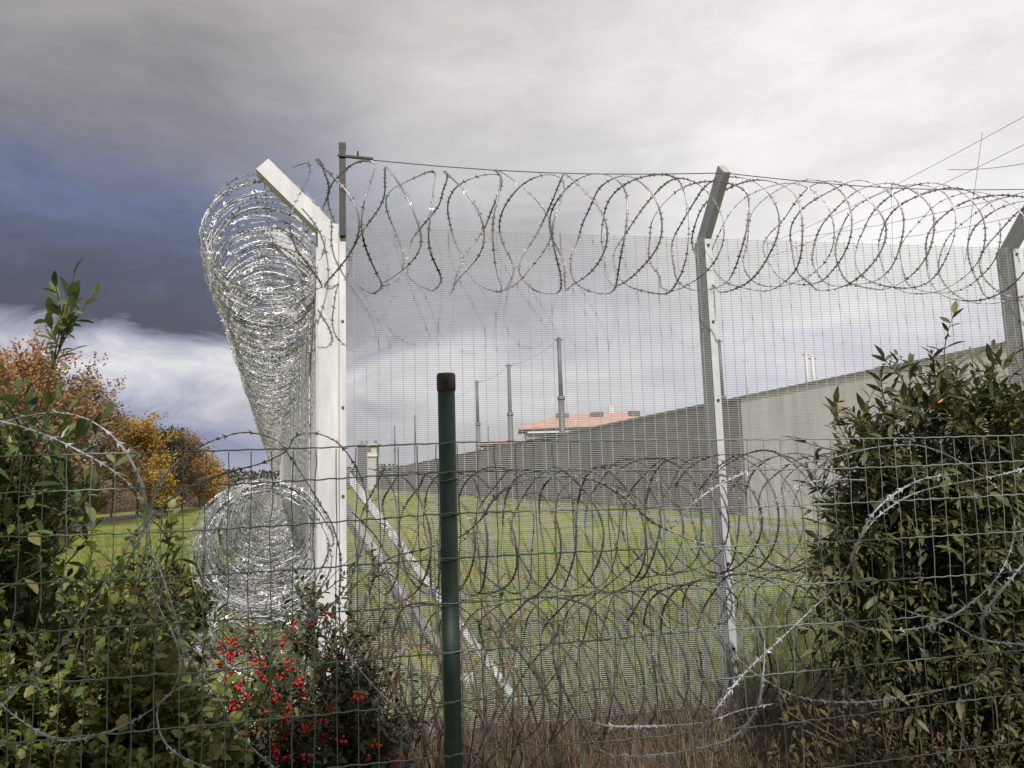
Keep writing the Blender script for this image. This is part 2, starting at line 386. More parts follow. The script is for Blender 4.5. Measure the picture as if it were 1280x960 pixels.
tops = {}
for px, top, D, w, lab in ((705, 422, 58, 7, 'tall grey mast standing before the large terracotta roofed building'),
        (640, 455, 70, 6, 'tall grey mast rising behind the low orange roofed annexe'),
        (599, 476, 82, 5.2, 'tall grey mast just off the left end of the orange roofed annexe'),
        (566, 497, 100, 4.2, 'tall grey mast half hidden by the green fence post'),
        (520, 519, 125, 3.2, 'slim far mast between the cream tower and the green post'),
        (494, 533, 150, 2.4, 'thinnest far mast, next to the cream watch tower'),
        (612, 533, 140, 1.6, 'hair thin mast between two masts over the annexe roof'),
        (941, 449, 66, 4, 'slim pale mast above the far end of the pale wall'),
        (1018, 441, 66, 6, 'pale mast above the wall, taller one of a close pair'),
        (1026, 446, 68, 6.4, 'pale mast above the wall, shorter one of a close pair'),
        (1183, 436, 66, 4, 'pale mast tip over the pale wall above the dark bush'),
        (909, 424, 60, 6, 'grey mast rising close beside the second fence post over the wall')):
    tops[px] = mast(px, top, D, w, lab)
def cable(a, b, r, sag, label):
    pts = [a.lerp(b, i/16) - UP*sag*4*(i/16)*(1-i/16) for i in range(17)]
    m = MB(); m.tube(pts, r, 4); return tag(m.build('overhead_cable', M_CABLE, None), label, 'cable', 'thin cables strung over the compound')
CB = [((960, 305), 75, (1400, 78), 38, 'thin overhead cable, highest of those strung over the coil at the right'),
      ((960, 322), 75, (1400, 120), 38, 'thin overhead cable just under the highest one at the right'),
      ((1185, 212), 50, (1400, 172), 38, 'thin overhead cable branching from another in the bright sky'),
      ((1000, 296), 75, (1400, 208), 38, 'faint nearly level overhead cable behind the fence top coil'),
      ((1090, 300), 75, (1400, 236), 40, 'faint lowest overhead cable behind the fence top coil')]
for a, da, b, db, lab in CB: cable(at(*a, da), at(*b, db), .018, .5, lab)
cable(at(1228, 165, 50), at(1206, 330, 50), .018, 0, 'thin hanging drop cable crossing the overhead cables')
cable(at(1114, 226, 62), at(1116, 320, 62), .016, 0, 'short faint drop cable hanging from the highest overhead cable')
for pa, pb, lab in ((705, 640, 'thin cable slung from the mast before the large tiled building'), (640, 599, 'thin cable slung between two masts above the low annexe roof'), (599, 566, 'thin cable slung to the mast half hidden by the green post')):
    cable(tops[pa], tops[pb], .012, .4, lab)

# ------------------------------------------------------------------ security fences
BARB = .0022
def h_wires(base, d, L, z0, z1, rad, normal):
    rad *= .85
    """the close horizontal wires of one panel"""
    m = MB(); n = int((z1-z0)/.0127)
    for i in range(n+1):
        z = z0 + (z1-z0)*i/n
        pts = []
        for k in range(5):
            s = k/4; bow = .006*math.sin(PI*s)*noise.noise(Vector((i*.05, base.x*3, 1.3)))
            pts.append(base + d*(L*s) + UP*(z+bow*.3) + normal*bow)
        m.tube(pts, rad, 4)
    return m
def post_parts(fence, foot, along, out, corner=False, far=False):
    """box post behind the mesh, clamp bar and bolts in front of it, cranked arm"""
    hw = .027; dp = .072; top = MESH_TOP + .01
    cen = foot - out*(dp+.008)
    b = MB(); b.box(cen + UP*top/2, along*hw, out*dp, UP*top/2); p = b.build('post', M_GALV, fence)
    a0 = cen + UP*(top-.03); adir = (out + UP).normalized(); aup = (UP - out).normalized()
    b = MB(); L = .58; b.box(a0 + adir*(L/2), along*(hw-.002), adir*(L/2), aup*.058)
    arm = b.build('arm', M_GALV, p)
    if not corner:
        b = MB(); cb_ = foot + out*.012; b.box(cb_ + UP*(top/2), along*.026, out*.005, UP*(top/2-.005)); b.build('clamp_bar', M_BAR, p)
        if not far:
            for i in range(6):
                b = MB(); q = cb_ + out*.005 + UP*(.42+.56*i); b.tube([q, q+out*.012], [.011, .009], 8, True); b.build('bolt', M_BOLT, p)
    return p, a0 + adir*L
# front run
ff = thing('mesh_security_fence', 'tall close welded mesh fence with cranked posts running past the bushes', 'fence', 'mesh security fence runs')
FB = CORNER + DR*.085 + OR_*.058                           # start of the mesh plane, on the front face line
POST_S = [2.58*i - .01 for i in range(1, 4)]
tips = []
for s in POST_S:
    p, tip = post_parts(ff, FB + DR*s, DR, OR_); tips.append(tip)
edges = [0.0] + POST_S
vw = MB(); vw.tube([Vector((0,0,.05)), Vector((0,0,MESH_TOP+.012))], .0021, 4); vw_me = vw.mesh('vertical_wire'); vw_me.materials.append(M_MESH)
for i in range(len(edges)-1):
    a = FB + DR*edges[i]; L = edges[i+1]-edges[i]
    m = h_wires(a, DR, L, .06, MESH_TOP, .0020, OR_)
    pan = stuff(m.build('mesh_panel', M_MESH, ff))
    nv = int(L/.0762)
    for j in range(nv+1):
        link('vertical_wire', vw_me, None, pan, a + DR*(L*j/nv) + OR_*.0035)
# corner post
hw = .066
b = MB(); b.box(CORNER + UP*1.645, DR*hw, OR_*hw, UP*1.645); cp = b.build('corner_post', M_POST, ff)
b = MB(); q = CORNER + DR*.090 + OR_*.064; b.box(q + UP*1.64, DR*.021, OR_*.006, UP*1.64); b.build('clamp_bar', M_POST, cp)
for i in range(6):
    b = MB(); q2 = q + OR_*.006 + UP*(.40+.56*i); b.tube([q2, q2+OR_*.010], [.010, .008], 8, True); b.build('bolt', M_BOLT, cp)
b = MB(); b.box(CORNER + DR*.0675 + OR_*.0665 + UP*1.62, DR*.0025, OR_*.001, UP*1.62); b.build('seam', M_BOLT, cp)
adir = (OL + UP*.98).normalized(); aup = (UP - OL*.98).normalized(); an = adir.cross(aup)
a0 = CORNER + UP*3.25; b = MB(); b.box(a0 + adir*.29, an*.056, adir*.30, aup*.054); b.build('arm', M_POST, cp)
CTIP = a0 + adir*.585
q = CORNER + DR*.092 + OR_*.085; b = MB(); b.box(q + UP*3.50, DR*.021, OR_*.021, UP*.30); b.build('stake', M_STAKE, cp)
b = MB(); b.box(q + UP*3.815, DR*.023, OR_*.023, UP*.018); b.build('stake_cap', M_STAKE, cp)
STK = q + UP*3.74
# line wires at the arm tips
b = MB(); pts = [STK] + [tp - UP*.03 for tp in tips]
full = []
for i in range(len(pts)-1): full += [pts[i].lerp(pts[i+1], j/8) - UP*.05*math.sin(PI*j/8) for j in range(8)]
full.append(pts[-1]); b.tube(full, .0035, 4); b.build('line_wire', M_LINE, ff)
b = MB(); b.beam(STK + OR_*.03 - DR*.03, STK + OR_*.02 + DR*.20 - UP*.008, .012, .012); b.tube([STK+DR*.10+OR_*.025-UP*.01, STK+DR*.10+OR_*.025+UP*.035], .006, 6, True); b.build('wire_strainer', M_STAKE, ff)
M_STRUT = mat('white_strut', (.80, .79, .78), .45, 0, .08, 5)
# struts behind the mesh
def strut(a, c_, w):
    b = MB(); b.beam(a, c_, w, w); b.build('strut', M_STRUT, ff)
    b = MB(); b.bx(c_.x-.12, c_.x+.12, c_.y-.12, c_.y+.12, -.05, .05); b.build('strut_foot', M_WALLP, ff)
strut(CORNER - OR_*.06 + DR*.06 + UP*1.72, CORNER + DR*1.28 - OR_*.52 + UP*.02, .048)
strut(CORNER - OR_*.10 + DR*.05 + UP*1.50, CORNER + DR*.95 - OR_*1.25 + UP*.02, .062)
# side run
sf = thing('mesh_security_fence', 'tall close welded mesh fence run receding beside the thick razor coils', 'fence', 'mesh security fence runs')
SB = CORNER + DL*.075 + OL*.058
sp = [1.2] + [1.2+2.46*i for i in range(1, 22)]
ltips = [CTIP]
for i, s in enumerate(sp):
    p, tip = post_parts(sf, SB + DL*s, DL, OL, far=i > 2); ltips.append(tip)
e_ = [0.0] + sp
for i in range(len(e_)-1):
    a = SB + DL*e_[i]; L = e_[i+1]-e_[i]
    m = h_wires(a, DL, L, .06, MESH_TOP, .0020, OL)
    nv = int(L/.0762)
    for j in range(nv+1):
        q = a + DL*(L*j/nv) + OL*.0035; m.tube([q+UP*.05, q+UP*(MESH_TOP+.012)], .0021, 4)
    stuff(m.build('mesh_panel', M_MESH, sf))
b = MB(); b.box(CORNER + DL*.095 + OL*.072 + UP*1.64, DL*.022, OL*.005, UP*1.64); b.build('clamp_bar', M_BAR, sf)
b = MB(); b.tube(ltips, .0035, 4); b.build('line_wire', M_LINE, sf)

# ------------------------------------------------------------------ razor wire
def ribbon_and_barbs(pts, closed_axis, w, th, barb_sp, blen, bwid, seed, sb, bb, tw=1.0, skip=None):
    """pts: path; flat tape plus four-pointed barbs every barb_sp metres"""
    k = len(pts); acc = 0.0; o = len(sb.v); nxt = random.uniform(0, barb_sp)
    for i, p in enumerate(pts):
        t = (pts[min(i+1, k-1)] - pts[max(i-1, 0)]).normalized()
        u = closed_axis - t*closed_axis.dot(t)
        if u.length < 1e-4: u = t.orthogonal()
        u.normalize(); v = t.cross(u)
        a = tw*2.4*noise.noise(Vector((seed*7.1, i*.035, 0)))
        uu = u*math.cos(a) + v*math.sin(a); vv = t.cross(uu)
        for sx, sy in ((1,0),(0,1),(-1,0),(0,-1)): sb.v.append(p + uu*sx*w/2 + vv*sy*th/2)
        if i:
            for j in range(4):
                q0 = o+(i-1)*4+j; q1 = o+(i-1)*4+(j+1) % 4; sb.f.append((q0, q1, q1+4, q0+4))
            acc += (p-pts[i-1]).length
            while acc > nxt:
                nxt += barb_sp*random.uniform(.85, 1.15)
                c_ = p; lift = vv*bwid*random.uniform(-.35, .35)
                for st in (1, -1):
                    for su in (1, -1):
                        ob = len(bb.v)
                        tip = c_ + t*st*blen*.5 + uu*su*bwid*.5 + lift*su*st
                        bb.v += [c_ + t*st*blen*.06, c_ + t*st*blen*.40 + uu*su*w*.35, tip, c_ + vv*.0015 + t*st*blen*.2 + uu*su*w*.5]
                        bb.f += [(ob, ob+1, ob+2), (ob, ob+2, ob+3), (ob, ob+3, ob+1), (ob+1, ob+3, ob+2)]
def helix(start, d, side, length, R, pitch, seg, cells, ampf, jit, seed, sag=None, taper=None, tilt=0.0):
    pts = []; n = int(length/pitch*seg)
    for i in range(n+1):
        th = 2*PI*i/seg; s = pitch*i/seg; lp = s/pitch
        am = ampf(s) if callable(ampf) else ampf
        ax = s + am*pitch*.5*math.sin(cells*th) + (tilt(s) if callable(tilt) else tilt)*math.sin(th)
        nv = noise.noise_vector(Vector((lp*.9, seed*3.7, math.cos(th)*.4)))
        nv2 = noise.noise_vector(Vector((math.cos(th)*1.2+lp*2.1, math.sin(th)*1.2, seed*5.3)))
        rr = R*(1 + jit*1.2*nv.x + jit*.7*nv2.x) * (taper(s) if taper else 1)
        up = UP*math.cos(th)*rr + side*math.sin(th)*rr
        p = start + d*(ax + jit*R*1.6*nv2.y) + up + UP*(jit*R*.8*nv.z) + side*(jit*R*.8*nv.y)
        if sag: p = p - UP*sag(s)
        pts.append(p)
    return pts
def coil(label, paths, axis, w, th, barb_sp, blen, bwid, seed, m=M_RAZOR, tw=1.0):
    t = thing('razor_wire_coil', label, 'razor wire', None)
    sb = MB(); bb = MB()
    for i, p in enumerate(paths): ribbon_and_barbs(p, axis, w, th, barb_sp, blen, bwid, seed+i*.37, sb, bb, tw)
    sb.build('tape', m, t, True); stuff(bb.build('barbs', m, t))
    return t
RC = .375
# fence top, front run
s0 = CORNER + OR_*.32 + UP*3.20 - DR*.22
coil('razor wire coil stretched along the cranked arms of the mesh fence top', [helix(s0, DR, OR_, 7.4, RC, .19, 60, 2.5, lambda s: .85 - .6/(1+math.exp(-(s-2.0)*7)), .11, 1, tilt=lambda s: .07 + .09/(1+math.exp(-(s-2.0)*5)), sag=lambda s: .03*math.sin(s*1.3))], DR, .0105, .0042, .095, .050, .034, 1)
# front run, two rows low on the outer face
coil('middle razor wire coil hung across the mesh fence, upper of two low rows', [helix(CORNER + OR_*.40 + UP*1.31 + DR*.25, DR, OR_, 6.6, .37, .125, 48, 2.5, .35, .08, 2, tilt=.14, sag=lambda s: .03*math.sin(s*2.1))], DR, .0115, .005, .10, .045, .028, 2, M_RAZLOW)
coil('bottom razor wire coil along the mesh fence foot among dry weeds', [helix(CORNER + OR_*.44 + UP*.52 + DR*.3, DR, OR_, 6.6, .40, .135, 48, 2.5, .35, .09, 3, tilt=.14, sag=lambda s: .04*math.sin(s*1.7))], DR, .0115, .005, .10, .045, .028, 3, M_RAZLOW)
# side run
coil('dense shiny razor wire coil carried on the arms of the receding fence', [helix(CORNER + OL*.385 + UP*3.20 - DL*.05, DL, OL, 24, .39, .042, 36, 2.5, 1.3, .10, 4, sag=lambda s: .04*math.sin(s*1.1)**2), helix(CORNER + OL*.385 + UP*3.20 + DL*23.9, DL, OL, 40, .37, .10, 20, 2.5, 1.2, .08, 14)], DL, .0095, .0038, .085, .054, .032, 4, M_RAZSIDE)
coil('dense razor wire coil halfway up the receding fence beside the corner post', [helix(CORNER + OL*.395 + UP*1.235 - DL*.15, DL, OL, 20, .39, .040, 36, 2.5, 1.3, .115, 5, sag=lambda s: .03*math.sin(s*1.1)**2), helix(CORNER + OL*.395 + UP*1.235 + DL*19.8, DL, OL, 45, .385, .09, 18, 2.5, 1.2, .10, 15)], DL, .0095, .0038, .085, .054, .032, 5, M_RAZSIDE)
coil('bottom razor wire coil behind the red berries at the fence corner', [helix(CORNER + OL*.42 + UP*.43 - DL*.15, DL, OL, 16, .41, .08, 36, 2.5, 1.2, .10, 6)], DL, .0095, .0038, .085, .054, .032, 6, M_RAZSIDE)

# ------------------------------------------------------------------ green wire fence near the camera
GP = ground_at(560, 1.99); GD = Vector((math.cos(R_(11.8)), math.sin(R_(11.8)), 0)); GN = Vector((GD.y, -GD.x, 0))
def on_green(px, py, back=0.0):
    """where the sight line of a pixel meets the green fence's plane, moved back from it"""
    d = at(px, py, 1) - CM.translation; o = GP - GN*back
    return CM.translation + d * ((o - CM.translation).dot(GN) / d.dot(GN))
gf = thing('green_wire_fence', 'low green wire fence with round green post in front of everything', 'fence')
b = MB(); zt = CAMZ + .285; b.tube([GP, GP+UP*(zt-.05)], [.0225, .0225], 24, True); gp = b.build('post', M_GREEN, gf, True)
for i, pl in enumerate(gp.data.polygons):
    if len(pl.vertices) > 4: pl.use_smooth = False
b = MB(); b.tube([GP+UP*(zt-.055), GP+UP*(zt-.05), GP+UP*(zt-.014), GP+UP*(zt-.008), GP+UP*(zt-.0075)], [.0232, .0248, .0248, .0225, .001], 20); b.build('post_cap', M_CAP, gp, True)
ROWS = [.095, .015, -.085, -.195, -.306, -.421, -.541, -.661, -.785, -.905, -1.025, -1.145, -1.265, -1.385, -1.5]
def rowz(i, s):
    """height of row i at s metres along the fence from the post: slack between posts"""
    return CAMZ + ROWS[i] + .012*noise.noise(Vector((s*.9, i*.45, 3))) - (.012 if i < 3 else .004)*math.sin(min(1, abs(s)/2.4)*PI)
def bulge(i, s): return .02*noise.noise(Vector((s*1.1, i*.3, 9)))*min(1, abs(s)*2)
S0, S1 = -2.3, 3.1
for i in range(len(ROWS)):
    b = MB(); pts = []; s = S0
    while s < S1:
        wob = .0013*math.sin(s*2*PI/.05 + i) * (1 if i > 0 else .6)         # crimped wire
        pts.append(GP + GD*s + GN*(.026 + bulge(i, s)) + UP*(rowz(i, s) + wob + .0016*noise.noise(Vector((s*14, i, 0)))))
        s += .0125
    b.tube(pts, .00185, 5); b.build('horizontal_wire', M_GWIRE, gf, True)
k = int((S1-S0)/.0505)
for j in range(k+1):
    s = S0 + .0505*j
    if abs(s) < .012: continue
    b = MB(); pts = []
    for i in range(len(ROWS)):
        off = .008*noise.noise(Vector((j*1.7, i*.8, 5)))
        pts.append(GP + GD*(s+off) + GN*(.0235 + bulge(i, s)) + UP*(rowz(i, s) - (.004 if i == 0 else 0)))
        if i < len(ROWS)-1:
            off2 = off + .004*noise.noise(Vector((j*2.3, i*1.9, 8)))
            pts.append(GP + GD*(s+off2) + GN*(.0235 + bulge(i, s)) + UP*((rowz(i, s)+rowz(i+1, s))/2))
    b.tube(pts, .00125, 4); b.build('vertical_wire', M_GWIRE, gf, True)
for i in range(1, len(ROWS), 1):
    b = MB(); z = rowz(i, 0) - (.02 if i == 1 else .004)
    pts = [GP + UP*(z+.003*math.sin(a*2)) + (GD*math.cos(a) + GN*math.sin(a))*.0242 for a in [2*PI*q/16 for q in range(17)]]
    b.tube(pts, .0014, 5); b.build('tie_wire', M_GWIRE, gf, True)

# flattened coil tied to the back of the green fence
STR = [
 [(-60,590),(-40,560),(0,531),(35,520),(75,516),(115,527),(150,555),(175,600),(184,645),(184,700),(195,750),(215,790),(225,822),(222,850),(205,875),(160,905),(110,922),(75,925),(40,910),(0,880),(-50,830)],
 [(-50,520),(0,526),(60,545),(115,572),(150,595),(172,617),(184,645),(167,668),(150,700),(110,760),(70,815),(20,860),(-40,905)],
 [(150,722),(166,690),(184,650),(200,602),(230,571),(260,553),(300,541),(330,544),(348,552),(358,564),(385,605),(400,630),(416,658),(426,700),(424,760),(430,807),(463,853),(497,887),(511,910),(514,935),(530,975)],
 [(184,665),(197,640),(230,612),(280,592),(330,578),(358,563),(368,547),(383,541),(404,544),(426,557),(445,584),(456,611),(459,640),(453,683),(430,737),(393,773),(320,820),(260,845),(213,867),(197,887),(203,923),(230,948),(290,970)],
 [(184,648),(190,690),(201,715),(219,770),(226,803),(247,837),(277,880),(293,910),(317,937),(360,975)],
 [(440,640),(467,667),(487,697),(520,723),(550,742),(577,760),(603,780),(637,803),(667,840),(682,870),(720,895),(760,907),(830,907),(885,902),(925,888),(965,880)],
 [(430,745),(450,726),(487,698),(527,687),(573,672),(600,650),(615,627),(632,611),(658,599),(695,595),(735,598),(765,611),(793,632),(812,650),(843,666),(880,680),(930,692),(965,704),(1008,726),(1037,748),(1057,772),(1080,785),(1117,788),(1160,783),(1188,771),(1212,755),(1238,732),(1257,703),(1267,670),(1266,643),(1250,614),(1218,589),(1184,569),(1149,557),(1115,557),(1080,562),(1029,575),(982,580),(943,587),(909,601),(874,623),(840,658),(773,720),(733,753),(704,782),(692,805),(695,836),(714,880),(747,935),(780,945),(827,943),(873,936),(910,925),(930,909),(946,885),(953,850),(955,800),(943,760),(934,715),(938,675),(955,640),(990,612),(1030,600),(1080,600)],
 [(1300,580),(1245,595),(1201,603),(1166,610),(1132,622),(1096,647),(1074,676),(1066,702),(1080,730),(1110,753),(1147,768),(1187,778),(1230,800),(1300,807)],
 [(1300,680),(1252,738),(1228,772),(1233,803),(1237,827),(1228,845),(1210,855),(1127,871),(1070,878),(1005,873),(960,852),(925,826),(890,780)],
 [(868,925),(900,880),(930,842),(960,813),(1003,773),(1046,731),(1063,704),(1083,655),(1108,625),(1150,600),(1200,592)],
 [(590,960),(620,905),(650,850),(672,820),(690,800),(700,780)],
]
paths = []
for i, st in enumerate(STR):
    pp = []
    for q, (a, b_) in enumerate(st):
        pp.append(on_green(a, b_, .045 + .028*math.sin(q*.8 + i*1.9) + .012*(i % 3)))
    paths.append(catmull(pp, .012))
coil('weathered flat razor wire coil with large loops tied along the green wire fence', paths, GN, .0082, .0036, .042, .036, .0205, 21, M_RAZNEAR, tw=.55)

# ------------------------------------------------------------------ vegetation
random.seed(23)
def leaf_mesh(name, L, Wd, kind='oval', fold=.25):
    """one leaf, stem at the origin, along +Y, folded on its midrib and curved down"""
    prof = {'oval': ((0, .06), (.25, .75), (.55, 1.0), (.82, .6), (1, 0)), 'narrow': ((0, .08), (.25, .8), (.55, .9), (.8, .5), (1, 0)),
            'lobed': ((0, .12), (.12, .62), (.24, .95), (.34, .70), (.48, 1.0), (.62, .92), (.70, .62), (.82, .62), (.92, .34), (1, .0))}[kind]
    m = MB()
    for t, w in prof:
        z = -.22*L*t*t; m.v += [Vector((-w*Wd/2, t*L, z + w*Wd*fold*.5)), Vector((0, t*L, z)), Vector((w*Wd/2, t*L, z + w*Wd*fold*.5))]
    for i in range(len(prof)-1):
        a = 3*i; m.f += [(a, a+1, a+4, a+3), (a+1, a+2, a+5, a+4)]
    return m
def frame(p, d, up, s):
    d = d.normalized(); x = d.cross(up)
    if x.length < 1e-3: x = d.orthogonal()
    x.normalize(); z = x.cross(d)
    return Matrix(((x.x, d.x, z.x, p.x), (x.y, d.y, z.y, p.y), (x.z, d.z, z.z, p.z), (0, 0, 0, 1))) @ Matrix.Scale(s, 4)
def rv(): 
    while True:
        v = Vector((random.uniform(-1,1), random.uniform(-1,1), random.uniform(-1,1)))
        if .05 < v.length < 1: return v.normalized()
def grow(path_a, path_b, bend, n=8):
    mid = path_a.lerp(path_b, .5) + bend; return [path_a*(1-t)**2 + mid*2*t*(1-t) + path_b*t*t for t in [i/n for i in range(n+1)]]
def finish_leaves(mats, base, lm, parent, nparts, extra=None, extra_frac=0):
    """the leaves that show largest become parts of their own, the rest one mass"""
    mats.sort(key=lambda q: (q.translation - CM.translation).length)
    def inview(q):
        v = CM.inverted() @ q.translation; return v.z < 0 and abs(v.x/-v.z) < .67 and abs(v.y/-v.z) < .5
    near = []; rest = []
    for q in mats:
        if len(near) < nparts and inview(q): near.append(q)
        else: rest.append(q)
    me = base.mesh('leaf', True); me.materials.append(lm)
    for q in near: link('leaf', me, None, parent, mw=q)
    m = MB()
    for q in rest:
        o = len(m.v); m.v += [q @ v for v in base.v]; m.f += [tuple(o+i for i in f) for f in base.f]
    if rest: stuff(m.build('foliage', lm, parent, True))
def bush(name, label, cen, rad, nstem, ntwig, nleaf, base, lm, stem_m, nparts, twig_len=.28, upright=.4, extra_targets=(), droop=.0, foot=None, inner=.35, leafsz=(.7, 1.25), shell=1.0, cat='bush', boxy=0):
    t = thing(name, label, cat)
    cen = Vector(cen); rad = Vector(rad); st = MB(); tw = MB(); L = []
    foot = Vector(foot) if foot else Vector((cen.x, cen.y, 0))
    targets = []
    for i in range(nstem):
        d = rv(); d.z = abs(d.z)*1.0 - .25*random.random()
        if boxy: d = Vector([math.copysign(abs(q_)**boxy, q_) for q_ in d])
        r_ = random.uniform(.72, 1.0)**shell
        targets.append(cen + Vector((d.x*rad.x, d.y*rad.y, d.z*rad.z))*r_)
    targets += [Vector(e) for e in extra_targets]
    for ti, tg in enumerate(targets):
        f0 = foot + Vector((random.uniform(-.3,.3)*rad.x, random.uniform(-.3,.3)*rad.y, 0))
        if tg.z < .05: tg.z = .05
        pth = grow(f0, tg, UP*upright*(tg-f0).length*.35 + rv()*.08)
        st.tube(pth, [.011*(1-.8*i/8)*max(.6, rad.z) for i in range(9)], 5)
        for k_ in range(ntwig):
            f = random.uniform(inner, 1.0); idx = min(7, int(f*8)); p0 = pth[idx].lerp(pth[idx+1], f*8-idx if f < 1 else 1)
            out = (p0-cen); out = Vector((out.x/rad.x, out.y/rad.y, out.z/rad.z)); out = out.normalized() if out.length > .01 else UP
            dd = (rv()*.8 + out*.55 + UP*upright - UP*droop).normalized()
            if k_ == 0: p0 = pth[-2]; dd = ((pth[-1]-pth[-2]).normalized() + rv()*.2).normalized()
            ln = twig_len*random.uniform(.5, 1.15)
            tp = grow(p0, p0+dd*ln, rv()*ln*.15, 4); tw.tube(tp, [.0035, .003, .0024, .0018, .001], 4)
            for q in range(nleaf):
                g_ = (q+.6)/nleaf; idx = min(3, int(g_*4)); pp = tp[idx].lerp(tp[idx+1], g_*4-idx)
                ax = (tp[idx+1]-tp[idx]).normalized(); side = ax.cross(UP); side = side.normalized() if side.length > .01 else Vector((1,0,0))
                side = Matrix.Rotation(q*2.4 + random.random(), 3, ax) @ side
                ld = (side*.9 + ax*.75 + rv()*.25 - UP*droop*.6).normalized()
                if q == nleaf-1: ld = (ax + rv()*.2).normalized()
                L.append(frame(pp, ld, (UP + rv()*.55).normalized(), random.uniform(*leafsz)))
    st.build('stems', stem_m, t, True); stuff(tw.build('twigs', stem_m, t, True))
    finish_leaves(L, base, lm, t, nparts)
    return t

OVAL = leaf_mesh('leaf', .060, .0215, 'oval')
NARROW = leaf_mesh('leaf', .060, .019, 'narrow')
LOBED = leaf_mesh('leaf', .043, .034, 'lobed')
SMALL = leaf_mesh('leaf', .040, .018, 'oval')
def pt(px, py, D): return at(px, py, D)
# tall laurel at the left edge, with shoots above the rest
bush('laurel_bush', 'tall dark green laurel bush with a long leafy shoot behind green fence', (-2.12, 2.95, .64), (.98, .62, .70), 120, 13, 10, OVAL, L_LAUREL, M_STEM, 290, .30, .55,
     [pt(88, 398, 2.5), pt(2, 515, 2.4), pt(40, 545, 2.4), pt(90, 585, 2.45), pt(28, 540, 2.35), pt(60, 560, 2.4), pt(105, 640, 2.4), pt(5, 600, 2.3)] + [pt(random.uniform(-60, 75), random.uniform(550, 700), random.uniform(2.3, 2.9)) for _ in range(26)], leafsz=(.4, 1.5), boxy=.75)
bush('lobed_leaf_shrub', 'bright green shrub of broad lobed leaves low behind the green fence', (-1.42, 2.62, .58), (.55, .36, .60), 80, 11, 10, LOBED, L_LOBED, M_STEM, 290, .2, .45,
     [pt(180, 690, 2.5), pt(215, 665, 2.6), pt(150, 700, 2.5), pt(120, 720, 2.45)], leafsz=(.4, 1.15))
bb_ = bush('berry_shrub', 'dark leaved shrub with red berry clusters at foot of the corner post', (-.90, 3.35, .52), (.42, .36, .60), 62, 11, 11, SMALL, L_BERRY, M_STEM, 200, .2, .4,
     [pt(395, 745, 3.5), pt(440, 735, 3.5), pt(475, 705, 3.6), pt(470, 830, 3.4), pt(500, 880, 3.4), pt(440, 850, 3.3), pt(480, 930, 3.3), pt(380, 740, 3.4)], leafsz=(.6, 1.25))
sph = []
for a in range(1, 4):
    for c2 in range(6): sph.append(Vector((math.sin(PI*a/4)*math.cos(c2*PI/3), math.sin(PI*a/4)*math.sin(c2*PI/3), math.cos(PI*a/4))))
def berry(m, p, r):
    o = len(m.v); m.v += [p+v*r for v in sph] + [p+UP*r, p-UP*r]
    for a in range(2):
        for c2 in range(6): q = o+a*6; m.f.append((q+c2, q+6+c2, q+6+(c2+1) % 6, q+(c2+1) % 6))
    for c2 in range(6): m.f.append((o+18, o+c2, o+(c2+1) % 6)); m.f.append((o+19, o+12+(c2+1) % 6, o+12+c2))
CL = [(292,790),(315,808),(320,833),(285,830),(302,850),(355,812),(362,820),(348,795),(268,828),(330,880),(360,885),(352,905),(386,895),(392,915),(372,925),(345,865),(440,858),(448,856),(428,907),(470,925),(492,940),(462,935),(388,763),(365,765),(405,760),(276,845),(300,800),(410,880),(330,915),(385,935),(260,805),(310,770),(420,858),(345,940),(300,925),(275,800),(285,810),(322,820),(335,845),(312,860),(325,895),(365,870),(378,905),(340,925),(362,940),(398,890),(290,870),(270,860),(350,830),(375,840),(308,900),(380,860)]
for i, (a, b_) in enumerate(CL):
    m = MB(); c_ = pt(a+random.uniform(-5, 7), b_+12+random.uniform(-5, 6), random.uniform(2.90, 3.14) if a < 410 else random.uniform(2.95, 3.15))
    for q in range(random.choice((4, 6, 8, 11, 14))): berry(m, c_ + rv()*random.uniform(.006, .026), random.uniform(.0052, .0075))
    m.build('berry_cluster', M_BERRY, bb_, True)
# right bush and the low growth under it
rb = bush('narrow_leaf_bush', 'large dark bush of narrow leaves in front of the mesh fence', (2.40, 3.80, .95), (.90, .55, .70), 190, 14, 12, NARROW, L_RIGHT, M_STEM, 290, .26, .35,
     [pt(1042, 520, 3.6), pt(1055, 512, 3.6), pt(1120, 462, 3.7), pt(1180, 455, 3.7), pt(1105, 500, 3.6), pt(1225, 478, 3.7), pt(1265, 490, 3.7), pt(1150, 480, 3.6), pt(1018, 740, 3.6), pt(1020, 780, 3.5), pt(1040, 640, 3.6), pt(1030, 690, 3.6), pt(1060, 580, 3.6), pt(1085, 540, 3.6), pt(1130, 500, 3.6), pt(1165, 470, 3.6), pt(1200, 480, 3.6), pt(1245, 475, 3.6), pt(1285, 505, 3.6), pt(1095, 520, 3.6), pt(1190, 500, 3.5), pt(1240, 500, 3.5), pt(1050, 560, 3.6)] + [pt(q_, 476 + abs(q_-1195)*.55 + random.random()**1.5*170, random.uniform(3.4, 3.9)) for q_ in [random.uniform(1075, 1300) for _ in range(70)]] + [pt(random.uniform(1045, 1110), random.uniform(580, 840), random.uniform(3.4, 3.8)) for _ in range(20)], droop=.15, leafsz=(.5, 1.75), boxy=.62)
me = leaf_mesh('leaf', .06, .02, 'narrow').mesh('yellow_leaf'); me.materials.append(L_YELLOW)
for a, b_ in ((1055, 505), (1075, 521), (1179, 498), (1234, 550)):
    link('yellow_leaf', me, None, rb, mw=frame(pt(a, b_, 3.2), rv(), rv(), .55))
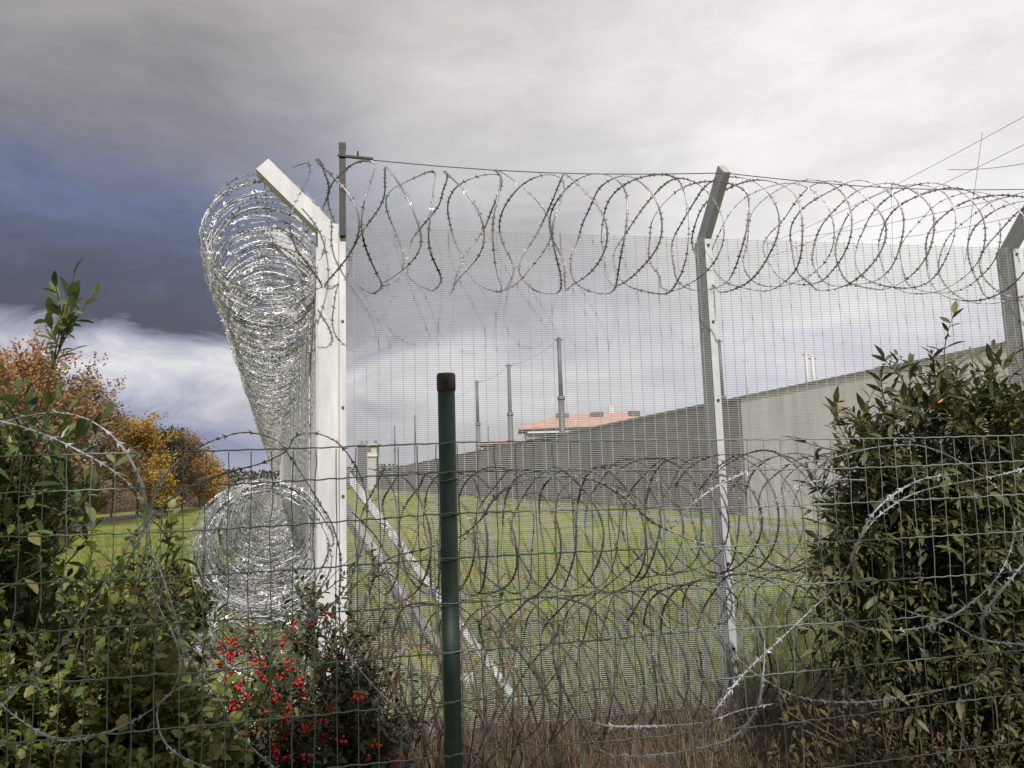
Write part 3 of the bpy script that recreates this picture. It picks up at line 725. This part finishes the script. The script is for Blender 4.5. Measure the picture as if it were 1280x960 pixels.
bush('low_olive_shrub', 'low tangled olive green shrub below the dark narrow leaved bush', (1.75, 3.45, .16), (.95, .36, .40), 60, 8, 9, SMALL, L_LOW, M_TWIG, 250, .22, .5, [pt(1230, 815, 3.3), pt(1210, 830, 3.3), pt(1100, 870, 3.3), pt(985, 890, 3.4)], leafsz=(.6, 1.2))
bush('round_olive_bush', 'small rounded olive bush left of the lower razor coil', pt(230, 735, 7.0) - Vector((0, 0, .2)), (.45, .4, .55), 40, 8, 10, OVAL, leaf_mat('olive_bush_leaf', [(.07, .075, .02), (.12, .12, .03), (.05, .055, .018)], .6), M_STEM, 0, .2, .4)

# brambles in front of the fence foot: bare looping canes
br = thing('bare_bramble', 'bare looping bramble canes between the green post and corner post', 'bramble')
m = MB(); mats = []
for i in range(46):
    x = random.uniform(440, 700); D = random.uniform(3.2, 4.3); f0 = ground_at(x, D)
    tp = pt(x + random.uniform(-90, 90), random.uniform(640, 900), D + random.uniform(-.2, .3))
    c1 = pt(x + random.uniform(-120, 120), random.uniform(700, 900), D)
    pth = catmull([f0, f0.lerp(c1, .55)+rv()*.06, c1+rv()*.05, tp, tp + rv()*.15 - UP*.1], .04)
    m.tube(pth, [.0042*(1-.7*j/len(pth)) for j in range(len(pth))], 4)
    for j in range(3, len(pth)-1, 2):
        d = rv(); m.tube([pth[j], pth[j]+d*.014], [.0018, .0003], 3)
        if random.random() < .16: mats.append(frame(pth[j], rv(), UP, random.uniform(.7, 1.2)))
m.build('canes', M_TWIG, br, True); finish_leaves(mats, SMALL, L_BERRY, br, 60)

# dry weeds along the fence foot, grass inside and outside
def blades(name, n, region, hmin, hmax, w, lm, lean=.35):
    m = MB()
    for i in range(n):
        p = region(); h = random.uniform(hmin, hmax); d = Vector((random.uniform(-1,1), random.uniform(-1,1), 0)); s = Vector((d.y, -d.x, 0)).normalized()*w
        l = d*h*lean; o = len(m.v)
        m.v += [p-s, p+s, p+l*.4+UP*h*.6-s*.7, p+l*.4+UP*h*.6+s*.7, p+l+UP*h]; m.f += [(o, o+1, o+3, o+2), (o+2, o+3, o+4)]
    return stuff(m.build(name, lm))
def reg_foot():
    s = random.uniform(-1.2, 6.5); return CORNER + DR*s + OR_*(random.uniform(.12, 1.25))
blades('dry_weeds', 3600, reg_foot, .08, .48, .0018, L_DRY, .75)
blades('dry_grass', 5200, reg_foot, .04, .22, .0028, L_LOW, .9)
def reg_in():
    D = 5.4 + 15*random.random()**1.7; x = random.uniform(395, 1100); p = ground_at(x, D)
    q = p - CORNER
    if q.dot(OR_) > -.12 or q.dot(OL) > -1.0: return reg_in()
    return p
blades('grass_inside', 42000, reg_in, .03, .14, .005, L_GRASS, .6)
m = MB()
for i in range(2600):
    p = reg_in() + UP*random.uniform(.02, .06); d = rv(); d.z *= .3; q = d.orthogonal().normalized()*.02; o = len(m.v)
    m.v += [p, p+d*.03+q, p+d*.06, p+d*.03-q]; m.f.append((o, o+1, o+2, o+3))
stuff(m.build('fallen_leaves', L_T['brown']))
def reg_left():
    D = 4.5 + 26*random.random()**1.5; p = ground_at(random.uniform(-60, 330), D)
    if (p - CORNER).dot(OL) < .9: return reg_left()
    return p
blades('grass_outside', 14000, reg_left, .05, .22, .006, L_GRASS, .6)

# ------------------------------------------------------------------ trees on the left
def tree(name, label, foot, H, spread, nleaf, lm, leaf, trunk_r=None, wisp=.0, bark=M_BARK, lowcrown=.15, cat='tree', lean=None):
    t = thing(name, label, cat, 'trees beside the receding fence')
    foot = Vector(foot); tr = MB(); br_ = MB(); ends = []
    r0 = trunk_r or H*.016
    top = foot + UP*H*.80 + (lean or rv()*H*.04)
    pth = grow(foot - UP*.05, top, rv()*H*.03, 10); tr.tube(pth, [r0*(1-.85*i/10) for i in range(11)], 7)
    nb = 26
    for i in range(nb):
        f = lowcrown + (1-lowcrown)*((i+.5)/nb)**.9; idx = min(9, int(f*10)); p0 = pth[idx].lerp(pth[idx+1], f*10-idx)
        a = i*2.4 + random.uniform(-.4, .4); prof = math.sin(PI*(.22+.66*f))**.8
        L1 = spread*prof*random.uniform(.7, 1.1)
        d = Vector((math.cos(a), math.sin(a), random.uniform(.35, .9) + f*.8)).normalized()
        p1 = p0 + d*L1; pa = grow(p0, p1, UP*L1*.12 + rv()*L1*.08, 6); br_.tube(pa, [r0*.36*(1-.8*j/6)*(1.1-.6*f) for j in range(7)], 4)
        for k_ in range(8):
            g_ = random.uniform(.3, 1); q0 = pa[min(6, int(g_*6))]; dd = (d + rv()*.9 + UP*.35).normalized(); L2 = L1*random.uniform(.25, .5)
            pb = grow(q0, q0+dd*L2, rv()*L2*.12, 3); br_.tube(pb, [r0*.11, r0*.085, r0*.06, r0*.03], 3)
            for w_ in range(4):
                q1 = pb[random.randint(1, 3)]; d3 = (dd + rv()*.8 + UP*.4).normalized(); L3 = L2*random.uniform(.4, .8)*(1+wisp)
                q2 = q1 + d3*L3; br_.tube([q1, q2], [r0*.05, r0*.02], 3); ends.append((q1, q2))
    tr.build('trunk', bark, t, True); stuff(br_.build('branches', bark, t))
    m = MB()
    cl = [noise.random() for _ in ends]
    for i in range(nleaf):
        e = int(random.random()*len(ends))
        if cl[e] < .2: continue
        a, b = ends[e]; p = a.lerp(b, random.uniform(.1, 1.1)) + rv()*leaf*1.3
        d = rv(); s = d.orthogonal().normalized()*leaf*.36; L_ = d*leaf*random.uniform(.6, 1.2); o = len(m.v)
        m.v += [p, p+L_*.5+s, p+L_, p+L_*.5-s]; m.f.append((o, o+1, o+2, o+3))
    if nleaf: stuff(m.build('crown', lm, t))
    return t
TREES = [(-70, 434, 27, 'orange', 3.8, 9750, 0.146, 'orange brown beech tree cut by the picture edge'.replace(' cut by the picture edge', ' behind the tall laurel shoot')),
         (10, 446, 32, 'orange', 3.8, 10500, 0.146, 'russet leaved tree rising right behind the laurel bush'),
         (72, 476, 36, 'brown', 3.6, 9750, 0.146, 'copper brown tree with thin pale top twigs'),
         (112, 506, 42, 'brown', 3.4, 9500, 0.146, 'half bare brown tree between copper and golden trees'),
         (172, 529, 46, 'gold', 3.4, 11250, 0.157, 'golden yellow tree with the brightest leaves of the row'),
         (207, 538, 52, 'dark', 2.8, 6750, 0.168, 'dark evergreen tree poking above the golden tree'),
         (228, 548, 56, 'brown', 3.4, 7500, 0.168, 'brown thinning tree next to the dark evergreen'),
         (250, 574, 62, 'gold', 3.6, 9750, 0.179, 'golden brown rounded tree at the end of the row near razor coil'),
         (200, 594, 44, 'gold', 3.1, 8250, 0.146, 'low golden tree in front of the dark evergreen'),
         (108, 586, 40, 'olive', 2.4, 6750, 0.134, 'low yellow green tree under the half bare brown tree')]
for px, top, D, kd, spr, nl, ls, lab in TREES:
    f_ = ground_at(px, D); H = at(px, top, D).z
    tree({'gold': 'golden_tree', 'orange': 'russet_tree', 'brown': 'brown_tree', 'dark': 'evergreen_tree', 'olive': 'yellow_green_tree'}[kd], lab, f_, H/1.0, spr*H/7.5, nl, L_T[kd], ls, bark=M_TWIGG if kd == 'brown' else M_BARK, lowcrown=.08, wisp=.3)
for px, top, D, lab in ((95, 470, 40, 'bare grey tree with fine upright twigs beside the copper tree'), (140, 500, 46, 'bare grey tree with wispy crown before the golden tree'), (25, 405, 34, 'bare thin twigged tree above the russet trees')):
    f_ = ground_at(px, D); H = at(px, top, D).z; tree('bare_tree', lab, f_, H, .28*H, 0, None, .1, bark=M_TWIGG, wisp=.7, trunk_r=.07)
# reddish undergrowth below the trees
m = MB()
for i in range(5200):
    px = random.uniform(-120, 285); D = 30 + (px+120)/405*42 + random.uniform(-3, 3); p = ground_at(px, D); h = random.uniform(.5, 2.3)*(.6+.5*noise.noise(p*.25)+.4)
    d = rv(); m.tube([p, p+UP*h*.5+d*.2, p+UP*h+d*.5], [.018, .012, .004], 3)
stuff(m.build('undergrowth', mat('undergrowth_twigs', (.15, .11, .075), .9, 0, .35, 1.5)))
m = MB()
for i in range(16000):
    px = random.uniform(-120, 290); D = 32 + (px+120)/405*44 + random.uniform(-3, 4); p = ground_at(px, D) + UP*random.random()**1.3*2.6*(.55+.6*noise.noise(ground_at(px, D)*.3)+.3)
    d = rv(); s = d.orthogonal().normalized()*.06; o = len(m.v); L_ = d*.17; m.v += [p, p+L_*.5+s, p+L_, p+L_*.5-s]; m.f.append((o, o+1, o+2, o+3))
stuff(m.build('undergrowth_leaves', L_T['brown']))
# far wood along the horizon
m = MB()
for i in range(26000):
    px = random.uniform(-400, 1700); D = random.uniform(190, 215); b0 = ground_at(px, D); hh = 5.5 + 2.5*noise.noise(Vector((px*.02, 0, 0))); p = b0 + UP*random.random()*hh
    d = rv(); s = d.orthogonal().normalized()*.35; o = len(m.v); L_ = d*.9; m.v += [p, p+L_*.5+s, p+L_, p+L_*.5-s]; m.f.append((o, o+1, o+2, o+3))
stuff(m.build('far_wood', L_T['dark']))

# ------------------------------------------------------------------ unseen trees added behind the viewer to throw shade on the near fence
SH = Vector((math.sin(SUN_AZ), math.cos(SUN_AZ), 0)); SL = Vector((-SH.y, SH.x, 0))
random.seed(5)
for i, (s_, l_, H, lab) in enumerate(((5.0, -.4, 6.9, 'tall dense evergreen added for shade, with the highest crown of three'),
        (5.3, 1.3, 6.9, 'tall dense evergreen added for shade, with the roundest crown of three'), (5.2, 3.2, 7.0, 'tall dense evergreen added for shade at the open end of a row of three'))):
    tree('evergreen_tree', lab, SH*s_ + SL*l_, H, 1.7, 8000, L_T['dark'], .34, lowcrown=.08)['group'] = 'evergreens added behind the viewer for shade'  # these evergreen_tree objects are added, unseen, only to shade the near fence
